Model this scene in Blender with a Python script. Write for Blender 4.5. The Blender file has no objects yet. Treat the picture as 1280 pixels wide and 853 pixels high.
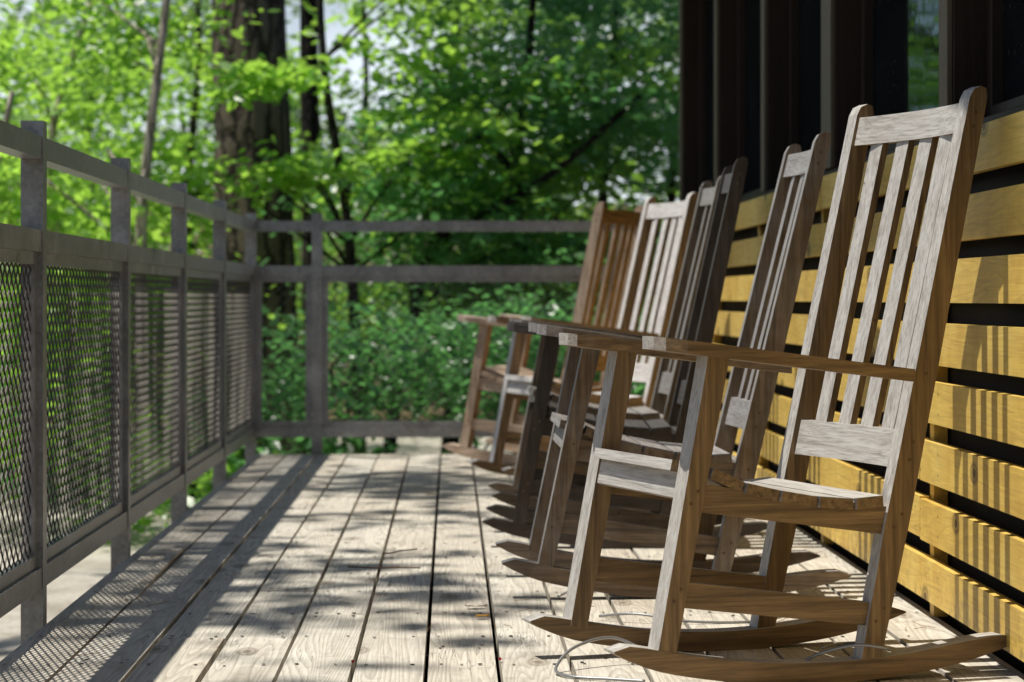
import bpy, bmesh, math, random
import numpy as np
from mathutils import Vector, Matrix

random.seed(7)
SC = bpy.context.scene
COL = SC.collection
R = math.radians
SUNX, SUNY = 0.325, 0.05            # shadow run per metre of height: +X and +Y
GZ = -0.60                         # forest floor level below the deck

# ------------------------------------------------------------------ helpers
def link(name, me, parent=None):
    o = bpy.data.objects.new(name, me)
    COL.objects.link(o)
    if parent is not None:
        o.parent = parent
    return o

def tag(o, label=None, cat=None, group=None, kind=None):
    if label: o['label'] = label
    if cat: o['category'] = cat
    if group: o['group'] = group
    if kind: o['kind'] = kind
    return o

def empty(name, loc=(0, 0, 0), rz=0):
    o = bpy.data.objects.new(name, None)
    o.empty_display_size = .1
    o.location = loc
    o.rotation_euler = (0, 0, rz)
    COL.objects.link(o)
    return o

def bm_obj(name, bm, mats, parent=None, bevel=0, seg=1, smooth=False):
    if bevel:
        es = [e for e in bm.edges if len(e.link_faces) == 2 and e.calc_face_angle(0) > .5]
        bmesh.ops.bevel(bm, geom=es, offset=bevel, segments=seg, profile=.5, affect='EDGES', clamp_overlap=True)
    bmesh.ops.recalc_face_normals(bm, faces=bm.faces)
    me = bpy.data.meshes.new(name)
    bm.to_mesh(me)
    bm.free()
    for m in (mats if isinstance(mats, (list, tuple)) else [mats]):
        me.materials.append(m)
    if smooth:
        for p in me.polygons: p.use_smooth = True
    return link(name, me, parent)

def box(bm, x0, x1, y0, y1, z0, z1, mi=0):
    vs = [bm.verts.new(p) for p in ((x0,y0,z0),(x1,y0,z0),(x1,y1,z0),(x0,y1,z0),(x0,y0,z1),(x1,y0,z1),(x1,y1,z1),(x0,y1,z1))]
    fs = []
    for f in ((0,3,2,1),(4,5,6,7),(0,1,5,4),(1,2,6,5),(2,3,7,6),(3,0,4,7)):
        fc = bm.faces.new([vs[i] for i in f]); fc.material_index = mi; fs.append(fc)
    return vs

def prism(bm, poly, y0, y1, mi=0):
    """poly: list of (x, z), extruded along y."""
    a = [bm.verts.new((x, y0, z)) for x, z in poly]
    b = [bm.verts.new((x, y1, z)) for x, z in poly]
    n = len(poly)
    fs = [bm.faces.new(a), bm.faces.new(b[::-1])]
    for i in range(n):
        fs.append(bm.faces.new((a[i], b[i], b[(i+1) % n], a[(i+1) % n])))
    for f in fs: f.material_index = mi
    return a + b

def tube(bm, pts, radii, n=8, cap=True, rough=0.0, rng=random):
    rings = []
    pts = [Vector(p) for p in pts]
    for i, p in enumerate(pts):
        t = (pts[min(i+1, len(pts)-1)] - pts[max(i-1, 0)]).normalized()
        ref = Vector((0, 0, 1)) if abs(t.z) < .9 else Vector((1, 0, 0))
        s = t.cross(ref).normalized(); u = s.cross(t)
        r = radii[i] if isinstance(radii, (list, tuple)) else radii
        rings.append([bm.verts.new(p + (s*math.cos(2*math.pi*k/n) + u*math.sin(2*math.pi*k/n)) * r * (1 + rng.uniform(-rough, rough))) for k in range(n)])
    for i in range(len(rings)-1):
        for k in range(n):
            bm.faces.new((rings[i][k], rings[i][(k+1) % n], rings[i+1][(k+1) % n], rings[i+1][k]))
    if cap:
        bm.faces.new(rings[0][::-1]); bm.faces.new(rings[-1])

def smooth_path(pts, n=8):
    """Catmull-Rom through pts."""
    P = [Vector(p) for p in pts]
    out = []
    for i in range(len(P)-1):
        p0, p1, p2, p3 = P[max(i-1, 0)], P[i], P[i+1], P[min(i+2, len(P)-1)]
        for k in range(n):
            t = k/n
            out.append(.5*((2*p1) + (p2-p0)*t + (2*p0-5*p1+4*p2-p3)*t*t + (3*p1-p0-3*p2+p3)*t**3))
    out.append(P[-1])
    return out

# ------------------------------------------------------------------ materials
class NT:
    def __init__(s, name):
        s.m = bpy.data.materials.new(name); s.m.use_nodes = True
        s.t = s.m.node_tree; s.t.nodes.clear()
        s.out = s.n('ShaderNodeOutputMaterial')
    def n(s, typ, **kw):
        nd = s.t.nodes.new(typ)
        for k, v in kw.items(): setattr(nd, k, v)
        return nd
    def l(s, a, b): s.t.links.new(a, b)
    def set(s, sock, v):
        if hasattr(v, 'is_output') or isinstance(v, bpy.types.NodeSocket): s.l(v, sock)
        else: sock.default_value = v
    def math(s, op, a, b=0.0, c=None, clamp=False):
        nd = s.n('ShaderNodeMath', operation=op, use_clamp=clamp)
        s.set(nd.inputs[0], a); s.set(nd.inputs[1], b)
        if c is not None: s.set(nd.inputs[2], c)
        return nd.outputs[0]
    def mix(s, f, a, b, blend='MIX'):
        nd = s.n('ShaderNodeMix', data_type='RGBA', blend_type=blend)
        s.set(nd.inputs[0], f)
        for i, v in ((6, a), (7, b)):
            if isinstance(v, (tuple, list)): v = (*v[:3], 1)
            s.set(nd.inputs[i], v)
        return nd.outputs[2]
    def ramp(s, f, stops):
        nd = s.n('ShaderNodeValToRGB'); e = nd.color_ramp.elements
        while len(e) < len(stops): e.new(.5)
        for i, (p, c) in enumerate(stops):
            e[i].position = p; e[i].color = (*c[:3], 1) if isinstance(c, (tuple, list)) else (c, c, c, 1)
        s.set(nd.inputs[0], f)
        return nd.outputs[0]
    def mapping(s, vec, scale=(1, 1, 1), loc=(0, 0, 0)):
        nd = s.n('ShaderNodeMapping'); s.l(vec, nd.inputs[0])
        nd.inputs['Scale'].default_value = scale; s.set(nd.inputs['Location'], loc)
        return nd.outputs[0]
    def noise(s, vec, scale=1, detail=4, rough=.55, dist=0, out=0):
        nd = s.n('ShaderNodeTexNoise'); s.l(vec, nd.inputs['Vector'])
        nd.inputs['Scale'].default_value = scale; nd.inputs['Detail'].default_value = detail
        nd.inputs['Roughness'].default_value = rough; nd.inputs['Distortion'].default_value = dist
        return nd.outputs[out]
    def vadd(s, a, b):
        nd = s.n('ShaderNodeVectorMath', operation='ADD'); s.set(nd.inputs[0], a); s.set(nd.inputs[1], b)
        return nd.outputs[0]
    def bump(s, h, strength=.3, dist=.002):
        nd = s.n('ShaderNodeBump'); nd.inputs['Strength'].default_value = strength; nd.inputs['Distance'].default_value = dist
        s.l(h, nd.inputs['Height'])
        return nd.outputs[0]
    def pbsdf(s, color, rough=.6, metal=0, normal=None, spec=.5):
        nd = s.n('ShaderNodeBsdfPrincipled')
        if isinstance(color, (tuple, list)): color = (*color[:3], 1)
        s.set(nd.inputs['Base Color'], color); s.set(nd.inputs['Roughness'], rough); s.set(nd.inputs['Metallic'], metal)
        s.set(nd.inputs['Specular IOR Level'], spec)
        if normal is not None: s.l(normal, nd.inputs['Normal'])
        return nd.outputs[0]
    def done(s, sh): s.l(sh, s.out.inputs[0]); return s.m

def m_plain(name, c, rough=.7, metal=0, spec=.4):
    n = NT(name); return n.done(n.pbsdf(c, rough, metal, None, spec))

def m_chair_wood(name, axis):
    """weathered hardwood: paler grey painted on the sun-facing sides, darker brown on the shaded sides"""
    n = NT(name)
    co = n.n('ShaderNodeTexCoord').outputs['Object']
    oi = n.n('ShaderNodeObjectInfo')
    off = n.n('ShaderNodeCombineXYZ')
    for i in range(3): n.l(n.math('MULTIPLY', oi.outputs['Random'], 7.3 + 3*i), off.inputs[i])
    sc = [75, 75, 75]; sc[axis] = 2.4
    v = n.vadd(n.mapping(co, tuple(sc)), off.outputs[0])
    g1 = n.noise(v, 1, 5, .6, .6)
    sc2 = [260, 260, 260]; sc2[axis] = 14
    g2 = n.noise(n.vadd(n.mapping(co, tuple(sc2)), off.outputs[0]), 1, 3, .6)
    blot = n.noise(n.vadd(co, off.outputs[0]), 9, 4, .6)
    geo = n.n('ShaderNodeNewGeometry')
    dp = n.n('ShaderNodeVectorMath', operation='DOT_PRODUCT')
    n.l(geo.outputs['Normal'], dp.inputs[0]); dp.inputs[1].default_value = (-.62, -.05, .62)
    w = n.math('ADD', n.math('MULTIPLY', dp.outputs['Value'], 1.5), n.math('MULTIPLY_ADD', blot, 1.0, -.42))  # lit and shaded sides put into the colour by facing direction
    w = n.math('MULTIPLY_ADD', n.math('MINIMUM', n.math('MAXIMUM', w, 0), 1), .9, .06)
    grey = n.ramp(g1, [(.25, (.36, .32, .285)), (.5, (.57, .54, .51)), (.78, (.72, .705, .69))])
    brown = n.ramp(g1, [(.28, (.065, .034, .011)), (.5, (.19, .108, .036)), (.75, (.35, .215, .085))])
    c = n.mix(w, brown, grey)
    c = n.mix(n.math('MULTIPLY', n.ramp(g2, [(.45, 0), (.75, 1)]), .5), c, (.06, .045, .035), 'MIX')
    vor = n.n('ShaderNodeTexVoronoi'); n.l(co, vor.inputs['Vector']); vor.inputs['Scale'].default_value = 13
    kn = n.math('LESS_THAN', vor.outputs['Distance'], .035)
    c = n.mix(n.math('MULTIPLY', kn, .7), c, (.02, .014, .01))
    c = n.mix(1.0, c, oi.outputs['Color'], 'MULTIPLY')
    h = n.math('ADD', g1, n.math('MULTIPLY', g2, .8))
    return n.done(n.pbsdf(c, n.math('MULTIPLY_ADD', g2, .25, .45), 0, n.bump(h, .5, .0015), .4))

def m_deck():
    n = NT('weathered_deck_boards')
    co = n.n('ShaderNodeTexCoord').outputs['Object']
    geo = n.n('ShaderNodeNewGeometry'); rnd = geo.outputs['Random Per Island']
    off = n.n('ShaderNodeCombineXYZ')
    for i in range(3): n.l(n.math('MULTIPLY', rnd, 31.0 + 17*i), off.inputs[i])
    base = n.vadd(n.mapping(co, (7.5, .38, 4)), off.outputs[0])
    big = n.noise(base, 1, 2, .45, .35)
    ring = n.math('FRACT', n.math('MULTIPLY', big, 34))
    line = n.ramp(ring, [(0, .0), (.35, .15), (.8, .75), (.93, 1), (1, 0)])
    fine = n.noise(n.vadd(n.mapping(co, (190, 7, 60)), off.outputs[0]), 1, 4, .65)
    blot = n.noise(n.vadd(n.mapping(co, (3.5, 1.6, 3)), off.outputs[0]), 1, 5, .65)
    dirt = n.noise(co, 14, 6, .7)
    c = n.ramp(blot, [(.25, (.42, .385, .32)), (.5, (.67, .63, .545)), (.78, (.82, .78, .69))])
    c = n.mix(n.math('MULTIPLY', rnd, .35), c, (.58, .485, .36))
    c = n.mix(n.math('MULTIPLY', line, .38), c, (.17, .13, .095))
    c = n.mix(n.math('MULTIPLY', n.ramp(fine, [(.45, 0), (.72, 1)]), .38), c, (.2, .17, .14))
    c = n.mix(n.math('MULTIPLY', n.ramp(dirt, [(.55, 0), (.75, 1)]), .5), c, (.14, .12, .095))
    kv = n.n('ShaderNodeTexVoronoi'); n.l(n.vadd(n.mapping(co, (3.1, 1.25, 0)), off.outputs[0]), kv.inputs['Vector']); kv.inputs['Scale'].default_value = 1; kv.voronoi_dimensions = '2D'
    kd = n.math('ADD', kv.outputs['Distance'], n.math('MULTIPLY', fine, .03))
    c = n.mix(n.math('MULTIPLY', n.ramp(kd, [(.035, 1), (.055, .3), (.07, .8), (.10, 0)]), .7), c, (.12, .075, .04))
    crack = n.noise(n.vadd(n.mapping(co, (26, 1.1, 20)), off.outputs[0]), 1, 3, .6, 1.2)
    ck = n.ramp(crack, [(.485, 0), (.5, 1), (.515, 0)])
    ckm = n.math('MULTIPLY', ck, n.ramp(blot, [(.5, 0), (.66, 1)]))
    c = n.mix(n.math('MULTIPLY', ckm, .8), c, (.05, .04, .03))
    h = n.math('SUBTRACT', n.math('ADD', n.math('MULTIPLY', fine, .5), n.math('MULTIPLY', line, -.5)), ckm)
    return n.done(n.pbsdf(c, .72, 0, n.bump(h, .55, .002), .3))

def m_yellow():
    n = NT('yellow_stained_pine')
    co = n.n('ShaderNodeTexCoord').outputs['Object']
    rnd = n.n('ShaderNodeNewGeometry').outputs['Random Per Island']
    off = n.n('ShaderNodeCombineXYZ')
    for i in range(3): n.l(n.math('MULTIPLY', rnd, 13.0 + 11*i), off.inputs[i])
    big = n.noise(n.vadd(n.mapping(co, (6, .9, 9)), off.outputs[0]), 1, 3, .5, .5)
    line = n.ramp(n.math('FRACT', n.math('MULTIPLY', big, 14)), [(0, 0), (.7, .7), (.92, 1), (1, 0)])
    fine = n.noise(n.vadd(n.mapping(co, (60, 5, 150)), off.outputs[0]), 1, 4, .6)
    blot = n.noise(n.vadd(co, off.outputs[0]), 5, 5, .65)
    c = n.ramp(blot, [(.3, (.70, .42, .06)), (.5, (.88, .59, .11)), (.72, (.94, .70, .19))])
    c = n.mix(n.math('MULTIPLY', rnd, .45), c, (.90, .70, .28))
    c = n.mix(n.math('MULTIPLY', line, .22), c, (.40, .23, .06))
    c = n.mix(n.math('MULTIPLY', n.ramp(fine, [(.45, 0), (.75, 1)]), .3), c, (.3, .17, .05))
    vor = n.n('ShaderNodeTexVoronoi'); vor.voronoi_dimensions = '2D'; swp = n.n('ShaderNodeSeparateXYZ'); n.l(n.vadd(co, off.outputs[0]), swp.inputs[0]); cwp = n.n('ShaderNodeCombineXYZ'); n.l(n.math('MULTIPLY', swp.outputs['Y'], .62), cwp.inputs[0]); n.l(swp.outputs['Z'], cwp.inputs[1]); n.l(cwp.outputs[0], vor.inputs['Vector']); vor.inputs['Scale'].default_value = 3.0
    d = n.math('ADD', vor.outputs['Distance'], n.math('MULTIPLY', fine, .03))
    kn = n.ramp(d, [(.04, 1), (.055, .35), (.07, .8), (.10, 0)])
    c = n.mix(n.math('MULTIPLY', kn, .9), c, (.09, .04, .012))
    # grime creeping up from the deck on the lowest board
    sep = n.n('ShaderNodeSeparateXYZ'); n.l(co, sep.inputs[0])
    gr = n.math('MULTIPLY', n.ramp(n.noise(n.mapping(co, (60, 22, 16)), 1, 6, .75), [(.5, 0), (.62, 1)]),
                n.math('SUBTRACT', 1, n.math('MULTIPLY', sep.outputs['Z'], 7), None, True))
    c = n.mix(n.math('MULTIPLY', gr, .8), c, (.13, .09, .05))
    return n.done(n.pbsdf(c, .5, 0, n.bump(n.math('ADD', fine, line), .25, .001), .45))

def m_metal():
    n = NT('galvanised_steel')
    co = n.n('ShaderNodeTexCoord').outputs['Object']
    a = n.noise(co, 7, 6, .65); b = n.noise(n.mapping(co, (30, 30, 3)), 1, 4, .6)
    c = n.ramp(a, [(.3, (.15, .153, .158)), (.55, (.25, .254, .26)), (.75, (.40, .405, .415))])
    c = n.mix(n.math('MULTIPLY', n.ramp(b, [(.56, 0), (.8, 1)]), .4), c, (.18, .135, .095))
    vor = n.n('ShaderNodeTexVoronoi'); n.l(co, vor.inputs['Vector']); vor.inputs['Scale'].default_value = 90
    bw_ = n.n('ShaderNodeRGBToBW'); n.l(vor.outputs['Color'], bw_.inputs[0]); c = n.mix(.1, c, bw_.outputs[0])
    r = n.math('MULTIPLY_ADD', a, .35, .16)
    return n.done(n.pbsdf(c, r, .45, n.bump(b, .12, .001), .5))

def m_leaf(name, ca, cb, trans, glossy=.35, tmix=.5):
    n = NT(name)
    rnd = n.n('ShaderNodeNewGeometry').outputs['Random Per Island']
    co = n.n('ShaderNodeTexCoord').outputs['Object']
    big = n.noise(co, .8, 2, .5)
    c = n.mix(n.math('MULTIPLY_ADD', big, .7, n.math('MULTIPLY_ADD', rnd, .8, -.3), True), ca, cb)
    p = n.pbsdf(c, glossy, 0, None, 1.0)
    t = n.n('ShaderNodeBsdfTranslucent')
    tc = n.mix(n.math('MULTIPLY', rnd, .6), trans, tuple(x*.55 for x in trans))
    n.l(tc, t.inputs[0])
    mx = n.n('ShaderNodeMixShader'); mx.inputs[0].default_value = tmix
    n.l(p, mx.inputs[1]); n.l(t.outputs[0], mx.inputs[2])
    return n.done(mx.outputs[0])

def m_bark(name, dark, light, scale=9):
    n = NT(name)
    co = n.n('ShaderNodeTexCoord').outputs['Object']
    vor = n.n('ShaderNodeTexVoronoi', feature='DISTANCE_TO_EDGE')
    wob = n.noise(co, 5, 4, .6, 0, 1)
    wob = n.vadd(wob, n.noise(n.mapping(co, (1, 1, .6)), 2.1, 3, .6, 0, 1))
    n.l(n.vadd(n.mapping(co, (scale*1.35, scale*1.35, scale*.2)), wob), vor.inputs['Vector']); vor.inputs['Scale'].default_value = 1
    ns = n.noise(n.mapping(co, (40, 40, 12)), 1, 5, .7)
    e = n.ramp(vor.outputs['Distance'], [(.0, 0), (.18, 1)])
    c = n.mix(n.math('MULTIPLY', e, n.math('MULTIPLY_ADD', ns, .9, .15)), dark, light)
    h = n.math('ADD', e, n.math('MULTIPLY', ns, .4))
    return n.done(n.pbsdf(c, .9, 0, n.bump(h, .9, .02), .2))

def m_ground():
    n = NT('forest_floor')
    co = n.n('ShaderNodeTexCoord').outputs['Object']
    a = n.noise(co, .6, 6, .65); b = n.noise(co, 12, 6, .75)
    c = n.ramp(a, [(.35, (.035, .05, .015)), (.5, (.10, .075, .04)), (.68, (.2, .15, .09))])
    c = n.mix(n.ramp(b, [(.45, 0), (.7, .8)]), c, (.2, .14, .07))
    return n.done(n.pbsdf(c, .95, 0, n.bump(b, .8, .03), .2))

def m_path():
    n = NT('pale_sandy_path')
    co = n.n('ShaderNodeTexCoord').outputs['Object']
    a = n.noise(co, 1.9, 8, .75); b = n.noise(co, 38, 6, .75)
    c = n.ramp(a, [(.3, (.20, .17, .13)), (.5, (.46, .42, .36)), (.75, (.68, .65, .6))])
    c = n.mix(n.math('MULTIPLY', n.ramp(b, [(.5, 0), (.66, 1)]), .6), c, (.17, .13, .09))
    return n.done(n.pbsdf(c, .9, 0, n.bump(b, .4, .004), .25))

def m_dark_wood(name, c0, c1, ax=2):
    n = NT(name)
    co = n.n('ShaderNodeTexCoord').outputs['Object']
    sc = [110, 110, 110]; sc[ax] = 2.5
    a = n.noise(n.mapping(co, tuple(sc)), 1, 4, .6, .3); b = n.noise(co, 3, 4, .6)
    c = n.mix(a, c0, c1); c = n.mix(n.math('MULTIPLY', b, .4), c, tuple(x*.5 for x in c0))
    return n.done(n.pbsdf(c, .65, 0, n.bump(a, .5, .003), .3))

def m_glass():
    n = NT('dusty_window_glass')
    co = n.n('ShaderNodeTexCoord').outputs['Object']
    fr = n.n('ShaderNodeFresnel'); fr.inputs[0].default_value = 1.5
    tr = n.n('ShaderNodeBsdfTransparent'); tr.inputs[0].default_value = (.55, .62, .7, 1)
    gl = n.n('ShaderNodeBsdfGlossy'); gl.inputs[0].default_value = (.26, .36, .42, 1); gl.inputs['Roughness'].default_value = .03
    n.l(n.bump(n.noise(co, 2.5, 2, .5), .08, .02), gl.inputs['Normal'])
    mx = n.n('ShaderNodeMixShader'); n.l(fr.outputs[0], mx.inputs[0]); n.l(tr.outputs[0], mx.inputs[1]); n.l(gl.outputs[0], mx.inputs[2])
    sp = n.noise(n.mapping(co, (1, 1, .55)), 150, 2, .5); dust = n.noise(co, 5, 5, .65)
    k = n.math('ADD', n.math('MULTIPLY', n.ramp(sp, [(.685, 0), (.74, 1)]), .3), n.math('MULTIPLY', dust, .03), None, True)
    df = n.n('ShaderNodeBsdfDiffuse'); df.inputs[0].default_value = (.45, .45, .46, 1)
    m2 = n.n('ShaderNodeMixShader'); n.l(k, m2.inputs[0]); n.l(mx.outputs[0], m2.inputs[1]); n.l(df.outputs[0], m2.inputs[2])
    return n.done(m2.outputs[0])

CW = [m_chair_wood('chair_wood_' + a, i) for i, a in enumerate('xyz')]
M_DECK, M_YEL, M_MET = m_deck(), m_yellow(), m_metal()
M_MESH = m_plain('mesh_steel_shade_tint', (.07, .062, .052), .38, .5, .5)  # colour darkened to stand for the shaded side of the mesh
M_NAIL = m_plain('dark_nail_head', (.03, .025, .02), .6, .4)
M_BLACK = m_plain('black_backing', (.008, .008, .009), .75, 0, .3)
M_POST = m_dark_wood('dark_brown_post', (.016, .010, .006), (.05, .031, .018))
M_TRIM = m_dark_wood('grey_timber_edge', (.16, .135, .10), (.30, .26, .20))
M_FACE = m_dark_wood('lit_post_front_tint', (.085, .068, .044), (.19, .155, .105))  # paler than the posts: light on their fronts put into the colour
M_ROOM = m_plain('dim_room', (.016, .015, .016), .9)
M_GLASS = m_glass()
M_GROUND, M_PATH = m_ground(), m_path()
M_LY = m_leaf('leaf_sunlit_tint', (.15, .32, .04), (.09, .24, .035), (.57, .95, .12), .36, .58)  # brighter leaf copy, sunlight mixed into its colour
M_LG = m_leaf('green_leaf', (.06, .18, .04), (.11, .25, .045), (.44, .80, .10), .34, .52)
M_LD = m_leaf('leaf_shade_tint', (.06, .17, .07), (.11, .24, .06), (.22, .58, .16), .32, .47)  # cooler, duller leaf copy with canopy shade put into its colour
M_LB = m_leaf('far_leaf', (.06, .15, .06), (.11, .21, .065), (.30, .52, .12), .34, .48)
M_PINE = m_bark('pine_bark', (.018, .014, .012), (.26, .20, .165), 7)
M_BARK = m_bark('dark_bark', (.012, .010, .009), (.055, .045, .038), 14)
M_PALE = m_bark('pale_bark', (.28, .24, .19), (.62, .55, .46), 18)

# ------------------------------------------------------------------ ground, path
bm = bmesh.new()
N = 60
gv = [[None]*(N+1) for _ in range(N+1)]
for i in range(N+1):
    for j in range(N+1):
        u = (i/N*2-1); v = (j/N*2-1)
        x = 400*u*abs(u)**1.6; y = 30 + 400*v*abs(v)**1.6
        far = max(0, math.hypot(x, y-8)-24)
        z = GZ + .06*math.sin(x*.9+y*.5)*min(1, far/4) + .045*far - .00007*far*far*(1 if far < 320 else 0)
        gv[i][j] = bm.verts.new((x, y, z))
for i in range(N):
    for j in range(N):
        bm.faces.new((gv[i][j], gv[i+1][j], gv[i+1][j+1], gv[i][j+1]))
tag(bm_obj('ground', bm, M_GROUND, smooth=True), kind='structure')

bm = bmesh.new()
path_l = [(-1.25, 1), (-1.2, 8), (-1.15, 12), (-.6, 17), (.6, 20.6), (4, 21.4), (12, 21.5)]
path_r = [(-3.3, 1), (-3.0, 8), (-3.1, 13), (-2.8, 19), (-.6, 23.4), (3.5, 24.4), (12, 24.5)]
pl, pr = smooth_path([(x, y, 0) for x, y in path_l], 6), smooth_path([(x, y, 0) for x, y in path_r], 6)
vl = [bm.verts.new((p.x, p.y, GZ+.02)) for p in pl]; vr = [bm.verts.new((p.x, p.y, GZ+.02)) for p in pr]
for i in range(len(vl)-1): bm.faces.new((vl[i], vl[i+1], vr[i+1], vr[i]))
tag(bm_obj('path', bm, M_PATH), kind='structure')

# ------------------------------------------------------------------ deck
DY0, DY1, DL = 1.0, 11.45, -.918
gaps = [-.0504 + .1456*k for k in range(-5, 9)]
edges = [DL] + gaps
edges = [e for e in edges if e < 1.10] + [1.128]
rg = random.Random(3)
bm = bmesh.new()
nails = []
for i in range(len(edges)-1):
    x0, x1 = edges[i]+.0039, edges[i+1]-.0039
    if i == 0: x0 = DL
    y = DY0; cuts = [DY0]
    first = {0: 4.35, 1: 4.9, 2: 5.25, 3: 6.1, 4: 5.63, 5: 7.1, 6: 5.1, 7: 8.0}.get(i, rg.uniform(3, 8))
    cuts += [first]
    if first + 3.4 < DY1-.6: cuts.append(first+rg.choice([2.44, 3.25]))
    cuts.append(DY1 + rg.uniform(-.008, .004))
    for a, b in zip(cuts[:-1], cuts[1:]):
        dz = rg.uniform(-.0025, .0012); tl = rg.uniform(-.0015, .0015)
        vs = box(bm, x0 + rg.uniform(0, .0015), x1 - rg.uniform(0, .0015), a+.0022, b-.0022, -.036, dz)
        vs[4].co.z += tl; vs[7].co.z -= tl; vs[6].co.z += tl*.6
        # wane on the board ends
        ys = [a+.03, b-.03]; k = math.ceil(a/.405)
        while k*.405 < b-.06:
            if k*.405 > a+.06: ys.append(k*.405)
            k += 1
        for yn in ys:
            for fx in ((.16, .2), (.8, .84)) if rg.random() < .8 else ((.2, .2), (.5, .5), (.8, .8)):
                nails.append((x0+(x1-x0)*rg.uniform(*fx) + rg.uniform(-.006, .006), yn+rg.uniform(-.014, .014), dz))
es = [e for e in bm.edges if e.calc_face_angle(0) > .5 and max(v.co.z for v in e.verts) > -.01 and min(v.co.z for v in e.verts) > -.01]
bmesh.ops.bevel(bm, geom=es, offset=.0035, segments=2, affect='EDGES', clamp_overlap=True)
for x, y, z in nails:
    r = rg.uniform(.0036, .0056)
    c = [bm.verts.new((x+r*math.cos(t*math.pi/3), y+1.5*r*math.sin(t*math.pi/3), z+.0022)) for t in range(6)]
    bm.faces.new(c).material_index = 1
# lifted splinter at the end of the edge board
for (x0, x1, y0, y1, h) in ((-.80, -.772, 5.9, 7.0, .018),):
    vs = box(bm, x0, x1, y0, y1, -.005, .004)
    for v in vs:
        if v.co.y > y1-.01: v.co.z += h
# joists and rim boards; joists coloured dark so the board gaps read shaded
for k in range(4, 29):
    box(bm, -.88, 1.12, k*.405-.019, k*.405+.019, -.19, -.040, 2)
box(bm, -.912, -.882, DY0, DY1, -.235, -.039)
box(bm, -.88, 1.13, DY1-.045, DY1-.008, -.235, -.039)
for yy in (4.5, 7.5, 10.8):
    for xx in (-.7, .6): box(bm, xx-.045, xx+.045, yy-.045, yy+.045, GZ-.1, -.192)
tag(bm_obj('deck_floor', bm, [M_DECK, M_NAIL, M_POST]), kind='structure')

# ------------------------------------------------------------------ railings
RX1, RX0 = -.926, -.977
def mesh_panel(a0, a1, z0, z1, LW=.052, SW=.0225):
    """expanded metal: returns lists in (along, depth, z)"""
    V, F = [], []
    nc = int(round((a1-a0)/(LW/2))); nr = int(round((z1-z0)/SW))
    la = (a1-a0)/nc; sw = (z1-z0)/nr
    w, t = .0013, .0018
    for r in range(nr+1):
        for c in range(nc):
            up = (c + r) % 2
            za = z0 + r*sw + (-.5 if up else .5)*sw*.92*.5*2*.5
            zb = z0 + r*sw + (.5 if up else -.5)*sw*.92*.5*2*.5
            za = z0 + r*sw + (-sw*.46 if up else sw*.46)*.5*2; zb = z0 + r*sw + (sw*.46 if up else -sw*.46)*.5*2
            za = min(max(za, z0), z1); zb = min(max(zb, z0), z1)
            if abs(za-zb) < 1e-5: continue
            xa, xb = a0+c*la, a0+(c+1)*la
            b = len(V)
            for (x, z, s) in ((xa, za, -1), (xb, zb, 1)):
                V += [(x, -t, z-w-.0006), (x, t, z-w+.0006), (x, t, z+w+.0006), (x, -t, z+w-.0006)]
            F += [(b, b+1, b+5, b+4), (b+1, b+2, b+6, b+5), (b+2, b+3, b+7, b+6), (b+3, b, b+4, b+7)]
    return V, F

def pydata(name, V, F, mat, parent):
    me = bpy.data.meshes.new(name); me.from_pydata(V, [], F); me.materials.append(mat)
    return link(name, me, parent)

def railing(name, label, posts, axis, plane, top_z=1.105, base_z=-.34, skip=0):
    """posts: centre coordinates along the run. axis 'y' = left side (plane is inner X), 'x' = far end (plane is inner Y)."""
    root = empty(name, (plane, posts[0], 0) if axis == 'y' else (posts[0], plane, 0))
    tag(root, label, 'railing')
    ox, oy = root.location.x, root.location.y
    def bx(bm, a0, a1, d0, d1, z0, z1):     # d: depth outwards from the inner face
        if axis == 'y': box(bm, -d1, -d0, a0-oy, a1-oy, z0, z1)
        else: box(bm, a0-ox, a1-ox, d0, d1, z0, z1)
    for p in posts[skip:]:
        bm = bmesh.new(); bx(bm, p-.0254, p+.0254, 0, .0508, base_z, top_z+.036)
        bm_obj('post', bm, M_MET, root, .006, 3)
    for a, b in zip(posts[:-1], posts[1:]):
        a0, a1 = a+.0257, b-.0257
        for nm, z0, z1 in (('top_rail', 1.054, top_z), ('middle_rail', .843, .893), ('bottom_rail', .079, .127)):
            bm = bmesh.new()
            bx(bm, a0, a1-.062, .0025, .0485, z0, z1); bx(bm, a1-.0595, a1, .0028, .0482, z0+.0004, z1-.0004)
            bm_obj(nm, bm, M_MET, root, .0065, 3)
        if a1-a0 > .12:
            bm = bmesh.new()
            f = .028
            z0, z1 = .1275, .8425
            bx(bm, a0, a1, .014, .034, z1-f, z1); bx(bm, a0, a1, .014, .034, z0, z0+f)
            bx(bm, a0, a0+f, .0145, .0335, z0+f, z1-f); bx(bm, a1-f, a1, .0145, .0335, z0+f, z1-f)
            pn = bm_obj('panel_frame', bm, M_MET, root)
            V, F = mesh_panel(a0+f, a1-f, z0+f, z1-f)
            if axis == 'y': V = [(-.024+d, q-oy, z) for q, d, z in V]
            else: V = [(q-ox, .024+d, z) for q, d, z in V]
            pydata('metal_mesh', V, F, M_MESH, pn)
    return root

lp = [2.60, 4.055, 5.511, 6.962, 8.455, 9.93, 11.48]
railing('metal_railing', 'grey steel railing with diamond mesh panels along the left deck edge', lp, 'y', RX1)
railing('metal_railing', 'grey steel railing with mesh panels across the far end of the deck', [-.9515, -.637, .823], 'x', 11.4555, skip=1)

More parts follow.
